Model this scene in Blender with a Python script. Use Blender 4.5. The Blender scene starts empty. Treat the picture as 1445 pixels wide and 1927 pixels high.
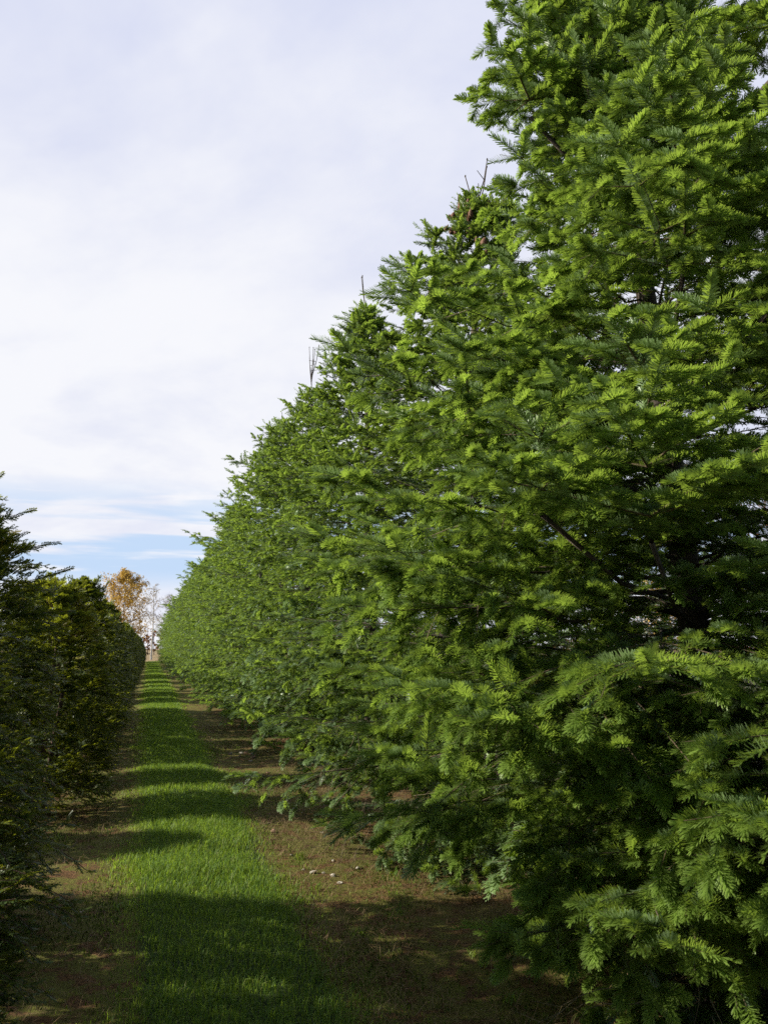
import bpy, math, random
import numpy as np

sc = bpy.context.scene
COL = sc.collection
rad = math.radians

# ------------------------------------------------------------------ camera
cam_d = bpy.data.cameras.new("camera")
cam = bpy.data.objects.new("camera", cam_d)
COL.objects.link(cam)
cam.location = (0.0, 0.0, 1.55)
cam.rotation_euler = (rad(90 + 9.34), 0, rad(-15.6))
cam_d.sensor_fit = 'VERTICAL'
cam_d.sensor_height = 17.3
cam_d.lens = 14.0
cam_d.clip_start = 0.05
cam_d.clip_end = 6000
cam_d.dof.use_dof = True
cam_d.dof.focus_distance = 5.0
cam_d.dof.aperture_fstop = 3.2
sc.camera = cam

# ------------------------------------------------------------------ light
SUN_EL, SUN_TO_Y = 28.0, 12.0         # degrees: height, and swing from -X towards +Y
SUN_STRENGTH = 5.0
sun_d = bpy.data.lights.new("sun", 'SUN')
sun = bpy.data.objects.new("sun", sun_d)
COL.objects.link(sun)
sun_d.energy = SUN_STRENGTH
sun_d.angle = rad(0.53)
sun_d.color = (1.0, 0.93, 0.80)
from mathutils import Vector
sv = Vector((-math.cos(rad(SUN_EL)) * math.cos(rad(SUN_TO_Y)),
             math.cos(rad(SUN_EL)) * math.sin(rad(SUN_TO_Y)), math.sin(rad(SUN_EL))))
sun.rotation_euler = sv.to_track_quat('Z', 'Y').to_euler()
sun.location = sv * 60

sc.view_settings.view_transform = 'Standard'
sc.view_settings.look = 'None'
EXPOSURE = 0.80
sc.view_settings.exposure = EXPOSURE
sc.view_settings.gamma = 1.0
sc.cycles.use_denoising = False
sc.cycles.max_bounces = 8
sc.cycles.diffuse_bounces = 2
sc.cycles.glossy_bounces = 2
sc.cycles.transmission_bounces = 4
sc.cycles.transparent_max_bounces = 4


# ------------------------------------------------------------------ node helper
class N:
    def __init__(s, tree):
        s.t = tree
        tree.nodes.clear()

    def add(s, typ, **kw):
        n = s.t.nodes.new(typ)
        for k, v in kw.items():
            setattr(n, k, v)
        return n

    def put(s, sock, v):
        if isinstance(v, bpy.types.NodeSocket):
            s.t.links.new(v, sock)
        elif v is not None:
            if sock.type == 'RGBA' and not isinstance(v, (int, float)) and len(v) == 3:
                v = (*v, 1)
            sock.default_value = v

    def math(s, op, a, b=None, c=None, clamp=False):
        n = s.add('ShaderNodeMath', operation=op)
        n.use_clamp = clamp
        s.put(n.inputs[0], a)
        if b is not None: s.put(n.inputs[1], b)
        if c is not None: s.put(n.inputs[2], c)
        return n.outputs[0]

    def vmath(s, op, a, b=None):
        n = s.add('ShaderNodeVectorMath', operation=op)
        s.put(n.inputs[0], a)
        if b is not None: s.put(n.inputs[1], b)
        return n.outputs['Value'] if op == 'DOT_PRODUCT' else n.outputs[0]

    def mix(s, f, a, b):
        n = s.add('ShaderNodeMix', data_type='RGBA')
        s.put(n.inputs[0], f); s.put(n.inputs[6], a); s.put(n.inputs[7], b)
        return n.outputs[2]

    def noise(s, vec, scale, detail=4, rough=0.55, dist=0.0):
        n = s.add('ShaderNodeTexNoise')
        s.put(n.inputs['Vector'], vec)
        n.inputs['Scale'].default_value = scale
        n.inputs['Detail'].default_value = detail
        n.inputs['Roughness'].default_value = rough
        n.inputs['Distortion'].default_value = dist
        return n.outputs['Fac']

    def smooth(s, v, lo, hi, a=0.0, b=1.0):
        n = s.add('ShaderNodeMapRange', interpolation_type='SMOOTHSTEP')
        s.put(n.inputs[0], v)
        for i, x in zip((1, 2, 3, 4), (lo, hi, a, b)):
            n.inputs[i].default_value = x
        return n.outputs[0]

    def xyz(s, v):
        n = s.add('ShaderNodeSeparateXYZ'); s.put(n.inputs[0], v)
        return n.outputs

    def comb(s, x, y, z):
        n = s.add('ShaderNodeCombineXYZ')
        for i, q in enumerate((x, y, z)): s.put(n.inputs[i], q)
        return n.outputs[0]


# ------------------------------------------------------------------ sky
w = bpy.data.worlds.new("World")
sc.world = w
w.use_nodes = True
n = N(w.node_tree)
out = n.add('ShaderNodeOutputWorld')
bg = n.add('ShaderNodeBackground')
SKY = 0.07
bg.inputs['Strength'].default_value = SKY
sky = n.add('ShaderNodeTexSky', sky_type='NISHITA')
sky.sun_disc = False
sky.sun_elevation = rad(SUN_EL)
sky.sun_rotation = rad(270 + SUN_TO_Y)
sky.air_density = 1.0
sky.dust_density = 0.6
d = n.add('ShaderNodeTexCoord').outputs['Generated']
X, Y, Z = n.xyz(d)
zc = n.math('MAXIMUM', Z, 0.0)
den = n.math('ADD', zc, 0.16)
px = n.math('DIVIDE', X, den)
py = n.math('DIVIDE', Y, den)
pl = n.comb(n.math('ADD', n.math('MULTIPLY', px, 0.75), n.math('MULTIPLY', py, 0.30)),
            n.math('SUBTRACT', n.math('MULTIPLY', py, 0.55), n.math('MULTIPLY', px, 0.22)), 3.7)
c1 = n.noise(pl, 1.15, 6, 0.55, 0.35)
c2 = n.noise(pl, 3.6, 5, 0.6, 0.2)
veil = n.math('ADD', n.math('MULTIPLY', c1, 0.75), n.math('MULTIPLY', c2, 0.25))
whiteness = n.smooth(veil, 0.38, 0.62)
lowwhite = n.smooth(zc, 0.55, 0.12)
whiteness = n.math('ADD', n.math('MULTIPLY', whiteness, 0.90), n.math('MULTIPLY', lowwhite, 0.32), clamp=True)
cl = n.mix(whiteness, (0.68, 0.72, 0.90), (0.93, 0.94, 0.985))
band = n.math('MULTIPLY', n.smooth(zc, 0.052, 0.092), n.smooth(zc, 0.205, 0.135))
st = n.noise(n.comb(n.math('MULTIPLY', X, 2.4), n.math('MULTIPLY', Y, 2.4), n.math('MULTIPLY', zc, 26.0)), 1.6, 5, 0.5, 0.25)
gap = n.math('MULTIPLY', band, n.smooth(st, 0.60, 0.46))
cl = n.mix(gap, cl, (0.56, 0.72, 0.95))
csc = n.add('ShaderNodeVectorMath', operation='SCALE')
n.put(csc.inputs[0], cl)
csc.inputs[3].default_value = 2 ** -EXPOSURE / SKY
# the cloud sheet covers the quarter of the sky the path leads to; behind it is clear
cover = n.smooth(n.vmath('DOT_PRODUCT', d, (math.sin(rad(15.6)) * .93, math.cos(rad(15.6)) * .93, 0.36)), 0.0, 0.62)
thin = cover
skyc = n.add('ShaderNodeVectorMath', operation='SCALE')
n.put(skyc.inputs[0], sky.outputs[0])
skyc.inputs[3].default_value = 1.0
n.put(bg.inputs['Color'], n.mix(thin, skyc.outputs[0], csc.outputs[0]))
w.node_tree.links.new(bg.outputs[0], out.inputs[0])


# ------------------------------------------------------------------ materials
def new_mat(name):
    m = bpy.data.materials.new(name)
    m.use_nodes = True
    q = N(m.node_tree)
    return m, q


def leaf_mat(name, old, young, under, trans, rough=0.42, tw=0.35, spec=0.5, vary=0.12, brown=None):
    """two-sided leaf: colour by the 'tint' attribute (shoot age; fir and yew also carry painted light and shade), paler underside"""
    m, q = new_mat(name)
    o = q.add('ShaderNodeOutputMaterial')
    at = q.add('ShaderNodeAttribute', attribute_name='tint')
    oi = q.add('ShaderNodeObjectInfo')
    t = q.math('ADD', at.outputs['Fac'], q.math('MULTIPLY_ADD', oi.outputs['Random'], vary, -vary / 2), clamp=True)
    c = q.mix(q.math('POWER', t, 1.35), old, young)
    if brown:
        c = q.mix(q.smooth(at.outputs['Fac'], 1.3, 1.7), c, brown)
    gi = q.add('ShaderNodeNewGeometry')
    cu = q.mix(q.math('MULTIPLY', gi.outputs['Backfacing'], 0.45), c, under)
    p = q.add('ShaderNodeBsdfPrincipled')
    q.put(p.inputs['Base Color'], cu)
    p.inputs['Roughness'].default_value = rough
    p.inputs['Specular IOR Level'].default_value = spec
    tr = q.add('ShaderNodeBsdfTranslucent')
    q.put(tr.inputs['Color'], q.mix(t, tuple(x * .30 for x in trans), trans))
    ms = q.add('ShaderNodeMixShader')
    ms.inputs[0].default_value = tw
    m.node_tree.links.new(p.outputs[0], ms.inputs[1])
    m.node_tree.links.new(tr.outputs[0], ms.inputs[2])
    m.node_tree.links.new(ms.outputs[0], o.inputs[0])
    return m


def bark_mat(name, c0, c1, scale=18, rough=0.9, bands=None):
    m, q = new_mat(name)
    o = q.add('ShaderNodeOutputMaterial')
    co = q.add('ShaderNodeTexCoord').outputs['Object']
    x, y, z = q.xyz(co)
    nz = q.noise(q.comb(x, y, q.math('MULTIPLY', z, 0.35)), scale, 6, 0.65)
    c = q.mix(q.smooth(nz, 0.35, 0.65), c0, c1)
    if bands:
        b = q.noise(q.comb(q.math('MULTIPLY', x, .3), q.math('MULTIPLY', y, .3), q.math('MULTIPLY', z, 3.0)), 2.2, 4, .6)
        c = q.mix(q.smooth(b, .56, .64), c, bands)
    p = q.add('ShaderNodeBsdfPrincipled')
    q.put(p.inputs['Base Color'], c)
    p.inputs['Roughness'].default_value = rough
    bp = q.add('ShaderNodeBump')
    bp.inputs['Strength'].default_value = 0.7
    bp.inputs['Distance'].default_value = 0.01
    q.put(bp.inputs['Height'], nz)
    m.node_tree.links.new(bp.outputs[0], p.inputs['Normal'])
    m.node_tree.links.new(p.outputs[0], o.inputs[0])
    return m


M_FIR = leaf_mat("fir_needles", (0.004, 0.017, 0.010), (0.160, 0.240, 0.048), (0.22, 0.31, 0.20), (0.44, 0.62, 0.075), rough=0.40, tw=0.38, spec=0.50, brown=(.10, .05, .022), vary=0.30)  # inner crown shade painted into the old tone, sunlit tips into the young
M_YEW = leaf_mat("yew_needles", (0.030, 0.080, 0.020), (0.30, 0.300, 0.034), (0.07, 0.11, 0.025), (0.46, 0.52, 0.03), rough=0.45, tw=0.40, brown=(.24, .145, .035), spec=0.28)
M_GRASS = leaf_mat("grass_blades", (0.115, 0.230, 0.028), (0.44, 0.38, 0.13), (0.11, 0.23, 0.03), (0.46, 0.68, 0.05), rough=0.5, tw=0.48, spec=0.25)
M_STRAW = leaf_mat("dry_grass", (0.10, 0.065, 0.030), (0.30, 0.22, 0.11), (0.2, 0.14, 0.07), (0.2, 0.13, 0.05), rough=0.7, tw=0.15, spec=0.2)
M_MOSS = leaf_mat("moss", (0.045, 0.075, 0.010), (0.13, 0.17, 0.012), (0.06, 0.09, 0.01), (0.12, 0.18, 0.01), rough=0.7, tw=0.25, spec=0.2)
M_AUTUMN = leaf_mat("autumn_leaves", (0.42, 0.26, 0.06), (0.72, 0.50, 0.13), (0.5, 0.33, 0.10), (0.75, 0.50, 0.08), rough=0.6, tw=0.3, spec=0.2)
M_RUST = leaf_mat("rusty_leaves", (0.12, 0.05, 0.025), (0.24, 0.11, 0.045), (0.2, 0.1, 0.04), (0.25, 0.1, 0.03), rough=0.7, tw=0.25, spec=0.2)
M_BARK = bark_mat("fir_bark", (0.030, 0.022, 0.016), (0.085, 0.064, 0.046))
M_TWIG = bark_mat("fir_twigs", (0.045, 0.032, 0.018), (0.12, 0.085, 0.045), 40)
M_DEAD = bark_mat("dead_wood", (0.07, 0.055, 0.035), (0.20, 0.16, 0.09), 60)
M_YBARK = bark_mat("yew_bark", (0.05, 0.03, 0.02), (0.12, 0.07, 0.045))
M_BIRCH = bark_mat("birch_bark", (0.36, 0.33, 0.30), (0.55, 0.52, 0.48), 6, 0.7, (0.07, 0.06, 0.055))
M_GREYBARK = bark_mat("grey_bark", (0.10, 0.085, 0.08), (0.20, 0.17, 0.16), 5)
M_STONE = bark_mat("pale_stone", (0.24, 0.21, 0.17), (0.46, 0.42, 0.35), 60, 0.85)
M_CLOD = bark_mat("brown_stone", (0.10, 0.055, 0.035), (0.26, 0.15, 0.095), 60, 0.9)
M_CONE = bark_mat("cone_scales", (0.07, 0.03, 0.014), (0.20, 0.09, 0.04), 120, 0.7)


def soil_mat(name, path=False, field=False):
    m, q = new_mat(name)
    o = q.add('ShaderNodeOutputMaterial')
    co = q.add('ShaderNodeNewGeometry').outputs['Position']
    x, y, z = q.xyz(co)
    big = q.noise(co, 1.3, 5, 0.6, 0.3)
    mid = q.noise(co, 7.0, 5, 0.65, 0.2)
    fine = q.noise(co, 55.0, 5, 0.7)
    grit = q.noise(co, 190.0, 3, 0.6)
    soil = q.mix(q.smooth(fine, 0.32, 0.68), (0.060, 0.030, 0.012), (0.205, 0.112, 0.045))
    soil = q.mix(q.smooth(big, 0.45, 0.65, 0, .55), soil, (0.065, 0.044, 0.032))
    litter = q.smooth(q.math('ADD', q.math('MULTIPLY', mid, .6), q.math('MULTIPLY', grit, .4)), 0.50, 0.62)
    soil = q.mix(q.math('MULTIPLY', litter, 0.6), soil, (0.24, 0.165, 0.085))
    moss = q.smooth(q.math('ADD', q.math('MULTIPLY', big, .55), q.math('MULTIPLY', mid, .45)), 0.455, 0.555)
    rim = q.math('ADD', q.math('MULTIPLY', q.smooth(x, -.95, -.45), q.smooth(x, .2, -.05)), q.math('MULTIPLY', q.smooth(x, .9, 1.05), q.smooth(x, 1.9, 1.2)))
    moss = q.math('MULTIPLY_ADD', rim, q.smooth(mid, .40, .52), q.math('MULTIPLY', moss, .7), clamp=True)
    moss = q.math('MULTIPLY', moss, q.smooth(fine, 0.30, 0.55))
    soil = q.mix(q.math('MULTIPLY', moss, 0.8), soil, q.mix(fine, (0.055, 0.070, 0.012), (0.17, 0.20, 0.022)))
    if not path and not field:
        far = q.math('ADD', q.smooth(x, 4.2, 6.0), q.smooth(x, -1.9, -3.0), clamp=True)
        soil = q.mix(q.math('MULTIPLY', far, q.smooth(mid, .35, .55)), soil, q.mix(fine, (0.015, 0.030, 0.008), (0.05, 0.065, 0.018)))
    if path:
        inner = q.math('MULTIPLY', q.smooth(x, -.10, .14), q.smooth(x, 1.02, .74))
        inner = q.smooth(q.math('ADD', inner, q.math('MULTIPLY_ADD', mid, 1.2, -.6)), .25, .75)
        soil = q.mix(inner, soil, q.mix(q.smooth(fine, 0.3, 0.7), (0.018, 0.040, 0.010), (0.055, 0.075, 0.020)))
    if field:
        soil = q.mix(q.smooth(q.noise(co, 0.12, 4), .4, .6), (0.30, 0.20, 0.12), (0.22, 0.17, 0.075))
        soil = q.mix(q.smooth(fine, .3, .7, 0, .4), soil, (0.13, 0.12, 0.04))
    p = q.add('ShaderNodeBsdfPrincipled')
    q.put(p.inputs['Base Color'], soil)
    p.inputs['Roughness'].default_value = 0.95
    p.inputs['Specular IOR Level'].default_value = 0.2
    bp = q.add('ShaderNodeBump')
    bp.inputs['Strength'].default_value = 0.9
    bp.inputs['Distance'].default_value = 0.02
    q.put(bp.inputs['Height'], q.math('ADD', q.math('MULTIPLY', mid, .6), q.math('ADD', fine, q.math('MULTIPLY', grit, .5))))
    m.node_tree.links.new(bp.outputs[0], p.inputs['Normal'])
    m.node_tree.links.new(p.outputs[0], o.inputs[0])
    return m


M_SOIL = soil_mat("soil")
M_PATH = soil_mat("path_turf_soil", path=True)
M_FIELD = soil_mat("stubble_field", field=True)


# ------------------------------------------------------------------ mesh helpers
class Buf:
    """collects vertices, quads and triangles, and makes one mesh object of them"""
    def __init__(s):
        s.v, s.q, s.t, s.qm, s.tm, s.tint = [], [], [], [], [], []
        s.n = 0

    def add(s, V, Q=None, T=None, mat=0, tint=0.5):
        V = np.asarray(V, np.float32).reshape(-1, 3)
        s.v.append(V)
        tt = np.empty(len(V), np.float32); tt[:] = tint
        s.tint.append(tt)
        if Q is not None and len(Q):
            s.q.append(np.asarray(Q, np.int64).reshape(-1, 4) + s.n)
            s.qm.append(np.full(len(s.q[-1]), mat, np.int32))
        if T is not None and len(T):
            s.t.append(np.asarray(T, np.int64).reshape(-1, 3) + s.n)
            s.tm.append(np.full(len(s.t[-1]), mat, np.int32))
        s.n += len(V)

    def mesh(s, name, mats):
        V = np.concatenate(s.v)
        Q = np.concatenate(s.q) if s.q else np.zeros((0, 4), np.int64)
        T = np.concatenate(s.t) if s.t else np.zeros((0, 3), np.int64)
        me = bpy.data.meshes.new(name)
        me.vertices.add(len(V))
        me.vertices.foreach_set('co', V.ravel())
        nl = Q.size + T.size
        me.loops.add(nl)
        me.loops.foreach_set('vertex_index', np.concatenate([Q.ravel(), T.ravel()]).astype(np.int32))
        me.polygons.add(len(Q) + len(T))
        ls = np.concatenate([np.arange(len(Q)) * 4, Q.size + np.arange(len(T)) * 3]).astype(np.int32)
        me.polygons.foreach_set('loop_start', ls)
        mi = np.concatenate((s.qm if s.qm else []) + (s.tm if s.tm else []))
        me.polygons.foreach_set('material_index', mi.astype(np.int32))
        a = me.attributes.new('tint', 'FLOAT', 'POINT')
        a.data.foreach_set('value', np.concatenate(s.tint))
        for m in mats:
            me.materials.append(m)
        me.update(calc_edges=True)
        return me

    def obj(s, name, mats, parent=None):
        o = bpy.data.objects.new(name, s.mesh(name, mats))
        COL.objects.link(o)
        if parent is not None:
            o.parent = parent
        return o


def nrm(a):
    return a / np.maximum(np.linalg.norm(a, axis=-1, keepdims=True), 1e-9)


def tubes(buf, p0, p1, r0, r1, k=4, mat=0, tint=0.5):
    """many separate tapered segments at once"""
    p0 = np.asarray(p0, float).reshape(-1, 3); p1 = np.asarray(p1, float).reshape(-1, 3)
    m = len(p0)
    if m == 0: return
    r0 = np.broadcast_to(np.asarray(r0, float), (m,)); r1 = np.broadcast_to(np.asarray(r1, float), (m,))
    dd = nrm(p1 - p0)
    ref = np.where(np.abs(dd[:, 2:3]) > 0.9, np.array([[1., 0, 0]]), np.array([[0, 0, 1.]]))
    a = nrm(np.cross(dd, ref)); b = np.cross(dd, a)
    th = np.arange(k) * 2 * np.pi / k
    ring = a[:, None] * np.cos(th)[None, :, None] + b[:, None] * np.sin(th)[None, :, None]
    V = np.concatenate([p0[:, None] + ring * r0[:, None, None], p1[:, None] + ring * r1[:, None, None]], 1)
    i = np.arange(k); j = (i + 1) % k
    f = np.stack([i, j, j + k, i + k], 1)
    F = f[None] + (np.arange(m) * 2 * k)[:, None, None]
    buf.add(V, Q=F, mat=mat, tint=tint)


def polytube(buf, pts, rs, k=10, mat=0, tint=0.5, flare=None):
    """one continuous tapered tube through pts"""
    pts = np.asarray(pts, float); rs = np.asarray(rs, float)
    m = len(pts)
    tg = nrm(np.gradient(pts, axis=0))
    ref = np.array([1., 0, 0]) if abs(tg[0, 2]) > .7 else np.array([0, 0, 1.])
    V = []
    th = np.arange(k) * 2 * np.pi / k
    for i in range(m):
        a = np.cross(tg[i], ref); a /= np.linalg.norm(a); b = np.cross(tg[i], a)
        wob = 1 + 0.06 * np.sin(3 * th + i * .7)
        V.append(pts[i] + rs[i] * wob[:, None] * (a * np.cos(th)[:, None] + b * np.sin(th)[:, None]))
    V = np.concatenate(V)
    i = np.arange(k); j = (i + 1) % k
    F = np.concatenate([np.stack([i, j, j + k, i + k], 1) + s * k for s in range(m - 1)])
    tip = len(V)
    V = np.concatenate([V, pts[-1:] + tg[-1:] * rs[-1]])
    T = np.stack([i + (m - 1) * k, j + (m - 1) * k, np.full(k, tip)], 1)
    buf.add(V, Q=F, T=T, mat=mat, tint=tint)


def needle_template(rng, n, nl, wd, flat=0.0, a0=64, a1=20, tri=False, spread=115):
    """needles of one shoot: fraction along the axis + offset in (axis, side, up)"""
    t = (np.arange(n) + rng.random(n) * .8) / n * 0.96 + 0.03
    side = np.where(np.arange(n) % 2 == 0, 1.0, -1.0)
    ph = side * np.radians(np.clip(spread * rng.random(n) ** .92, 4, spread))       # from straight up
    if flat:
        ph = side * np.radians(90 + rng.normal(0, 14, n))
    al = np.radians(a0 + (a1 - a0) * t ** 2 + rng.normal(0, 7, n))
    L = nl * (1.0 - 0.30 * np.abs(t - 0.45) ** 1.5 * 2) * rng.uniform(.85, 1.1, n)
    rd = np.stack([np.zeros(n), np.sin(ph), np.cos(ph)], 1)
    dr = np.stack([np.cos(al), np.zeros(n), np.zeros(n)], 1) + rd * np.sin(al)[:, None]
    nv = nrm(np.stack([-np.sin(al) * .5, np.sin(ph) * .25, np.full(n, 1.0)], 1))
    wv = nrm(np.cross(nv, dr))
    h = wd / 2
    tip = dr * L[:, None] + np.stack([np.zeros(n), np.zeros(n), -0.10 * L], 1)
    if tri:
        O = np.stack([-wv * h * .35 * 0, tip + wv * h, tip - wv * h], 1)
        # two kinds: wide base or wide tip
        O2 = np.stack([wv * h, tip, -wv * h], 1)
        O[::2] = O2[::2]
        F = np.arange(3 * n).reshape(n, 3)
        tt = np.repeat(t, 3)
    else:
        O = np.stack([-wv * h * .6, tip - wv * h * .55, tip + wv * h * .55, wv * h * .6], 1)
        # widest past the middle
        F = np.arange(4 * n).reshape(n, 4)
        tt = np.repeat(t, 4)
    # make the front face look up
    return tt.astype(np.float32), O.reshape(-1, 3).astype(np.float32), F


def put_shoots(buf, tmpls, rng, P, D, U, L, tint, scale=1.0, curl=None, mat=0):
    """one copy of a needle template along every shoot (P start, D direction, U up, L length)"""
    m = len(P)
    if m == 0: return
    D = nrm(D)
    S = nrm(np.cross(U, D)); U = np.cross(D, S)
    pick = rng.integers(0, len(tmpls), m)
    scale = np.broadcast_to(np.asarray(scale, float), (m,))
    curl = np.zeros(m) if curl is None else curl
    for k, (tt, O, F) in enumerate(tmpls):
        ix = np.nonzero(pick == k)[0]
        if not len(ix): continue
        p, dd, s, u = P[ix, None], D[ix, None], S[ix, None], U[ix, None]
        l = L[ix, None, None]
        V = p + dd * (tt[None, :, None] * l) + u * ((tt ** 2)[None, :, None] * l * curl[ix, None, None])
        o = O[None] * scale[ix, None, None]
        V = V + dd * o[..., 0:1] + s * o[..., 1:2] + u * o[..., 2:3]
        FF = F[None] + (np.arange(len(ix)) * len(tt))[:, None, None]
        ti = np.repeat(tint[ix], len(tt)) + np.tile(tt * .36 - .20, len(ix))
        if F.shape[1] == 4:
            buf.add(V, Q=FF.reshape(-1, 4), mat=mat, tint=ti)
        else:
            buf.add(V, T=FF.reshape(-1, 3), mat=mat, tint=ti)


def tag(o, label=None, cat=None, group=None, kind=None):
    if label: o['label'] = label
    if cat: o['category'] = cat
    if group: o['group'] = group
    if kind: o['kind'] = kind
    return o


def empty(name, loc):
    o = bpy.data.objects.new(name, None)
    COL.objects.link(o)
    o.location = loc
    o.empty_display_size = 0.3
    return o


def copy_tree(o, parent=None):
    c = o.copy()
    COL.objects.link(c)
    if parent is not None:
        c.parent = parent
    for ch in list(o.children):
        copy_tree(ch, c)
    return c


# ------------------------------------------------------------------ ground
def gh(x, y):
    x = np.asarray(x, float); y = np.asarray(y, float)
    f = np.exp(-np.maximum(np.hypot(x, y - 6) - 12, 0) / 25.0)
    b = 0.010 * np.sin(2.1 * x + .7 * y) + 0.012 * np.sin(.9 * y - 1.3 * x + 1) + 0.006 * np.sin(5.3 * y + 2 * x) + 0.006 * np.sin(7.1 * x - 3.1 * y)
    return b * f + 0.03 * np.exp(-((x - .4) / .55) ** 2) * f


def sheet(xs, ys, lift=0.0, edge=None):
    XX, YY = np.meshgrid(xs, ys)
    if edge is not None:
        XX = edge(XX, YY)
    ZZ = gh(XX, YY) + lift
    nx, ny = len(xs), len(ys)
    i = (np.arange(ny - 1)[:, None] * nx + np.arange(nx - 1)[None]).ravel()
    return np.stack([XX, YY, ZZ], -1).reshape(-1, 3), np.stack([i, i + 1, i + nx + 1, i + nx], 1)


b = Buf()
xs = np.concatenate([[-3000, -900, -300, -100, -40, -15, -8], np.arange(-5, 7.01, .1), [9, 15, 40, 100, 300, 900, 3000]])
ys = np.concatenate([[-3000, -600, -100, -30, -10], np.arange(-4, 25, .1), np.arange(25, 60, 1.0), [62, 75, 100, 140, 200, 400, 900, 3000]])
V, F = sheet(xs, ys)
b.add(V, Q=F)
tag(b.obj('ground', [M_SOIL]), kind='structure')

PATH_X0, PATH_X1 = -0.17, 1.00


def path_edges(y):
    wob = 0.05 * np.sin(1.7 * y) + 0.04 * np.sin(4.3 * y + 1) + .02 * np.sin(11 * y)
    wob2 = 0.06 * np.sin(1.3 * y + 2) + 0.05 * np.sin(3.7 * y) + .02 * np.sin(9.1 * y)
    return PATH_X0 + wob, PATH_X1 + wob2


b = Buf()
def pe(XX, YY):
    a, c = path_edges(YY)
    return a + (c - a) * XX
V, F = sheet(np.linspace(0, 1, 11), np.concatenate([np.arange(-3, 30, .12), np.arange(30, 104, .5)]), 0.004, pe)
b.add(V, Q=F)
tag(b.obj('path', [M_PATH]), kind='structure')

b = Buf()
V, F = sheet(np.concatenate([[-2500, -600], np.linspace(-150, 150, 31), [600, 2500]]), np.array([104.5, 108, 115, 130, 160, 220, 400, 900, 2500]), 0.006)
b.add(V, Q=F)
tag(b.obj('field', [M_FIELD]), kind='structure')


# ------------------------------------------------------------------ grass
def blades(buf, rng, P, h, wd, lean, tint, mat=0, flatness=0.0):
    m = len(P)
    az = rng.uniform(0, 2 * np.pi, m)
    ld = np.stack([np.cos(az), np.sin(az), np.zeros(m)], 1)
    ln = lean[:, None] * ld
    az2 = az + np.pi / 2 + rng.normal(0, .5, m)
    wv = np.stack([np.cos(az2), np.sin(az2), np.zeros(m)], 1) * (wd / 2)[:, None]
    up = np.array([0, 0, 1.])
    mid = P + up * (h * .58)[:, None] + ln * (h * .28)[:, None]
    tip = P + up * (h * (1 - .35 * np.minimum(lean, 1.6)))[:, None] + ln * h[:, None]
    V = np.stack([P - wv, P + wv, mid + wv * .8, mid - wv * .8, tip], 1)
    o = (np.arange(m) * 5)[:, None]
    buf.add(V, Q=np.array([0, 1, 2, 3])[None] + o, T=None, mat=mat, tint=np.repeat(tint, 5))
    base = buf.n - 5 * m
    buf.t.append(np.array([3, 2, 4])[None] + o + base)
    buf.tm.append(np.full(m, mat, np.int32))


rng = np.random.default_rng(5)
gb = Buf()
for (y0, y1, dens, ws, hs) in ((2.2, 8.5, 9500, 1.0, 1.0), (8.5, 16, 5200, 1.5, 1.0), (16, 34, 2200, 2.6, 1.0), (34, 103, 620, 6.0, 1.0)):
    m = int(dens * (y1 - y0) * 1.5)
    y = rng.uniform(y0, y1, m); u = rng.uniform(-.16, 1.20, m)
    a, c = path_edges(y)
    x = a + (c - a) * u
    edge = np.clip(np.minimum(u, 1 - u) / .20, -.4, 1)
    clump = .5 + .5 * np.sin(5.1 * x + 3 * np.sin(2.3 * y)) * np.sin(4.7 * y + 2 * np.sin(3.1 * x))
    clump2 = .5 + .5 * np.sin(1.9 * x + 1.1 * y) * np.sin(1.3 * y + .8)
    keep = rng.random(m) < np.clip(.28 + .85 * edge, 0.035, 1) * (.55 + .45 * clump2)
    y, x, edge, clump, clump2 = y[keep], x[keep], edge[keep], clump[keep], clump2[keep]
    m = len(x)
    h = (.030 + .055 * np.clip(edge, 0, 1) * (.45 + .55 * clump) + .025 * clump2) * rng.uniform(.45, 1.25, m) * hs
    h *= np.where(y < 6.0, .66, .88)
    dry = rng.random(m) < (.13 + .22 * (1 - np.clip(edge, 0, 1)) + .13 * (1 - clump2))
    tint = np.where(dry, rng.uniform(.6, 1, m), np.clip(rng.normal(.10, .09, m) + .10 * (1 - clump2), 0, .4))
    blades(gb, rng, np.stack([x, y, gh(x, y) + .002], 1), h, rng.uniform(.0022, .0042, m) * ws, rng.uniform(.15, 1.1, m), tint)
tag(gb.obj('grass', [M_GRASS]), 'lush green mown grass growing in a strip down the path', 'grass', kind='stuff')

wb = Buf()
rng = np.random.default_rng(61)
for k in range(70):
    y_ = 2.6 + 12 * rng.random() ** 1.5
    x_ = rng.choice([rng.uniform(-.75, .0), rng.uniform(.85, 1.9)], p=[.4, .6])
    m_ = int(rng.integers(8, 22))
    p_ = np.stack([x_ + rng.normal(0, .022, m_), y_ + rng.normal(0, .022, m_), np.full(m_, float(gh(x_, y_)) + .002)], 1)
    blades(wb, rng, p_, rng.uniform(.03, .085, m_), rng.uniform(.003, .007, m_), rng.uniform(.6, 1.7, m_), np.clip(rng.normal(.15 + .4 * (rng.random() < .35), .15, m_), 0, 1))
tag(wb.obj('weeds', [M_GRASS]), 'scattered grass tufts and weeds on the bare soil', 'weeds', kind='stuff')

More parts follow.
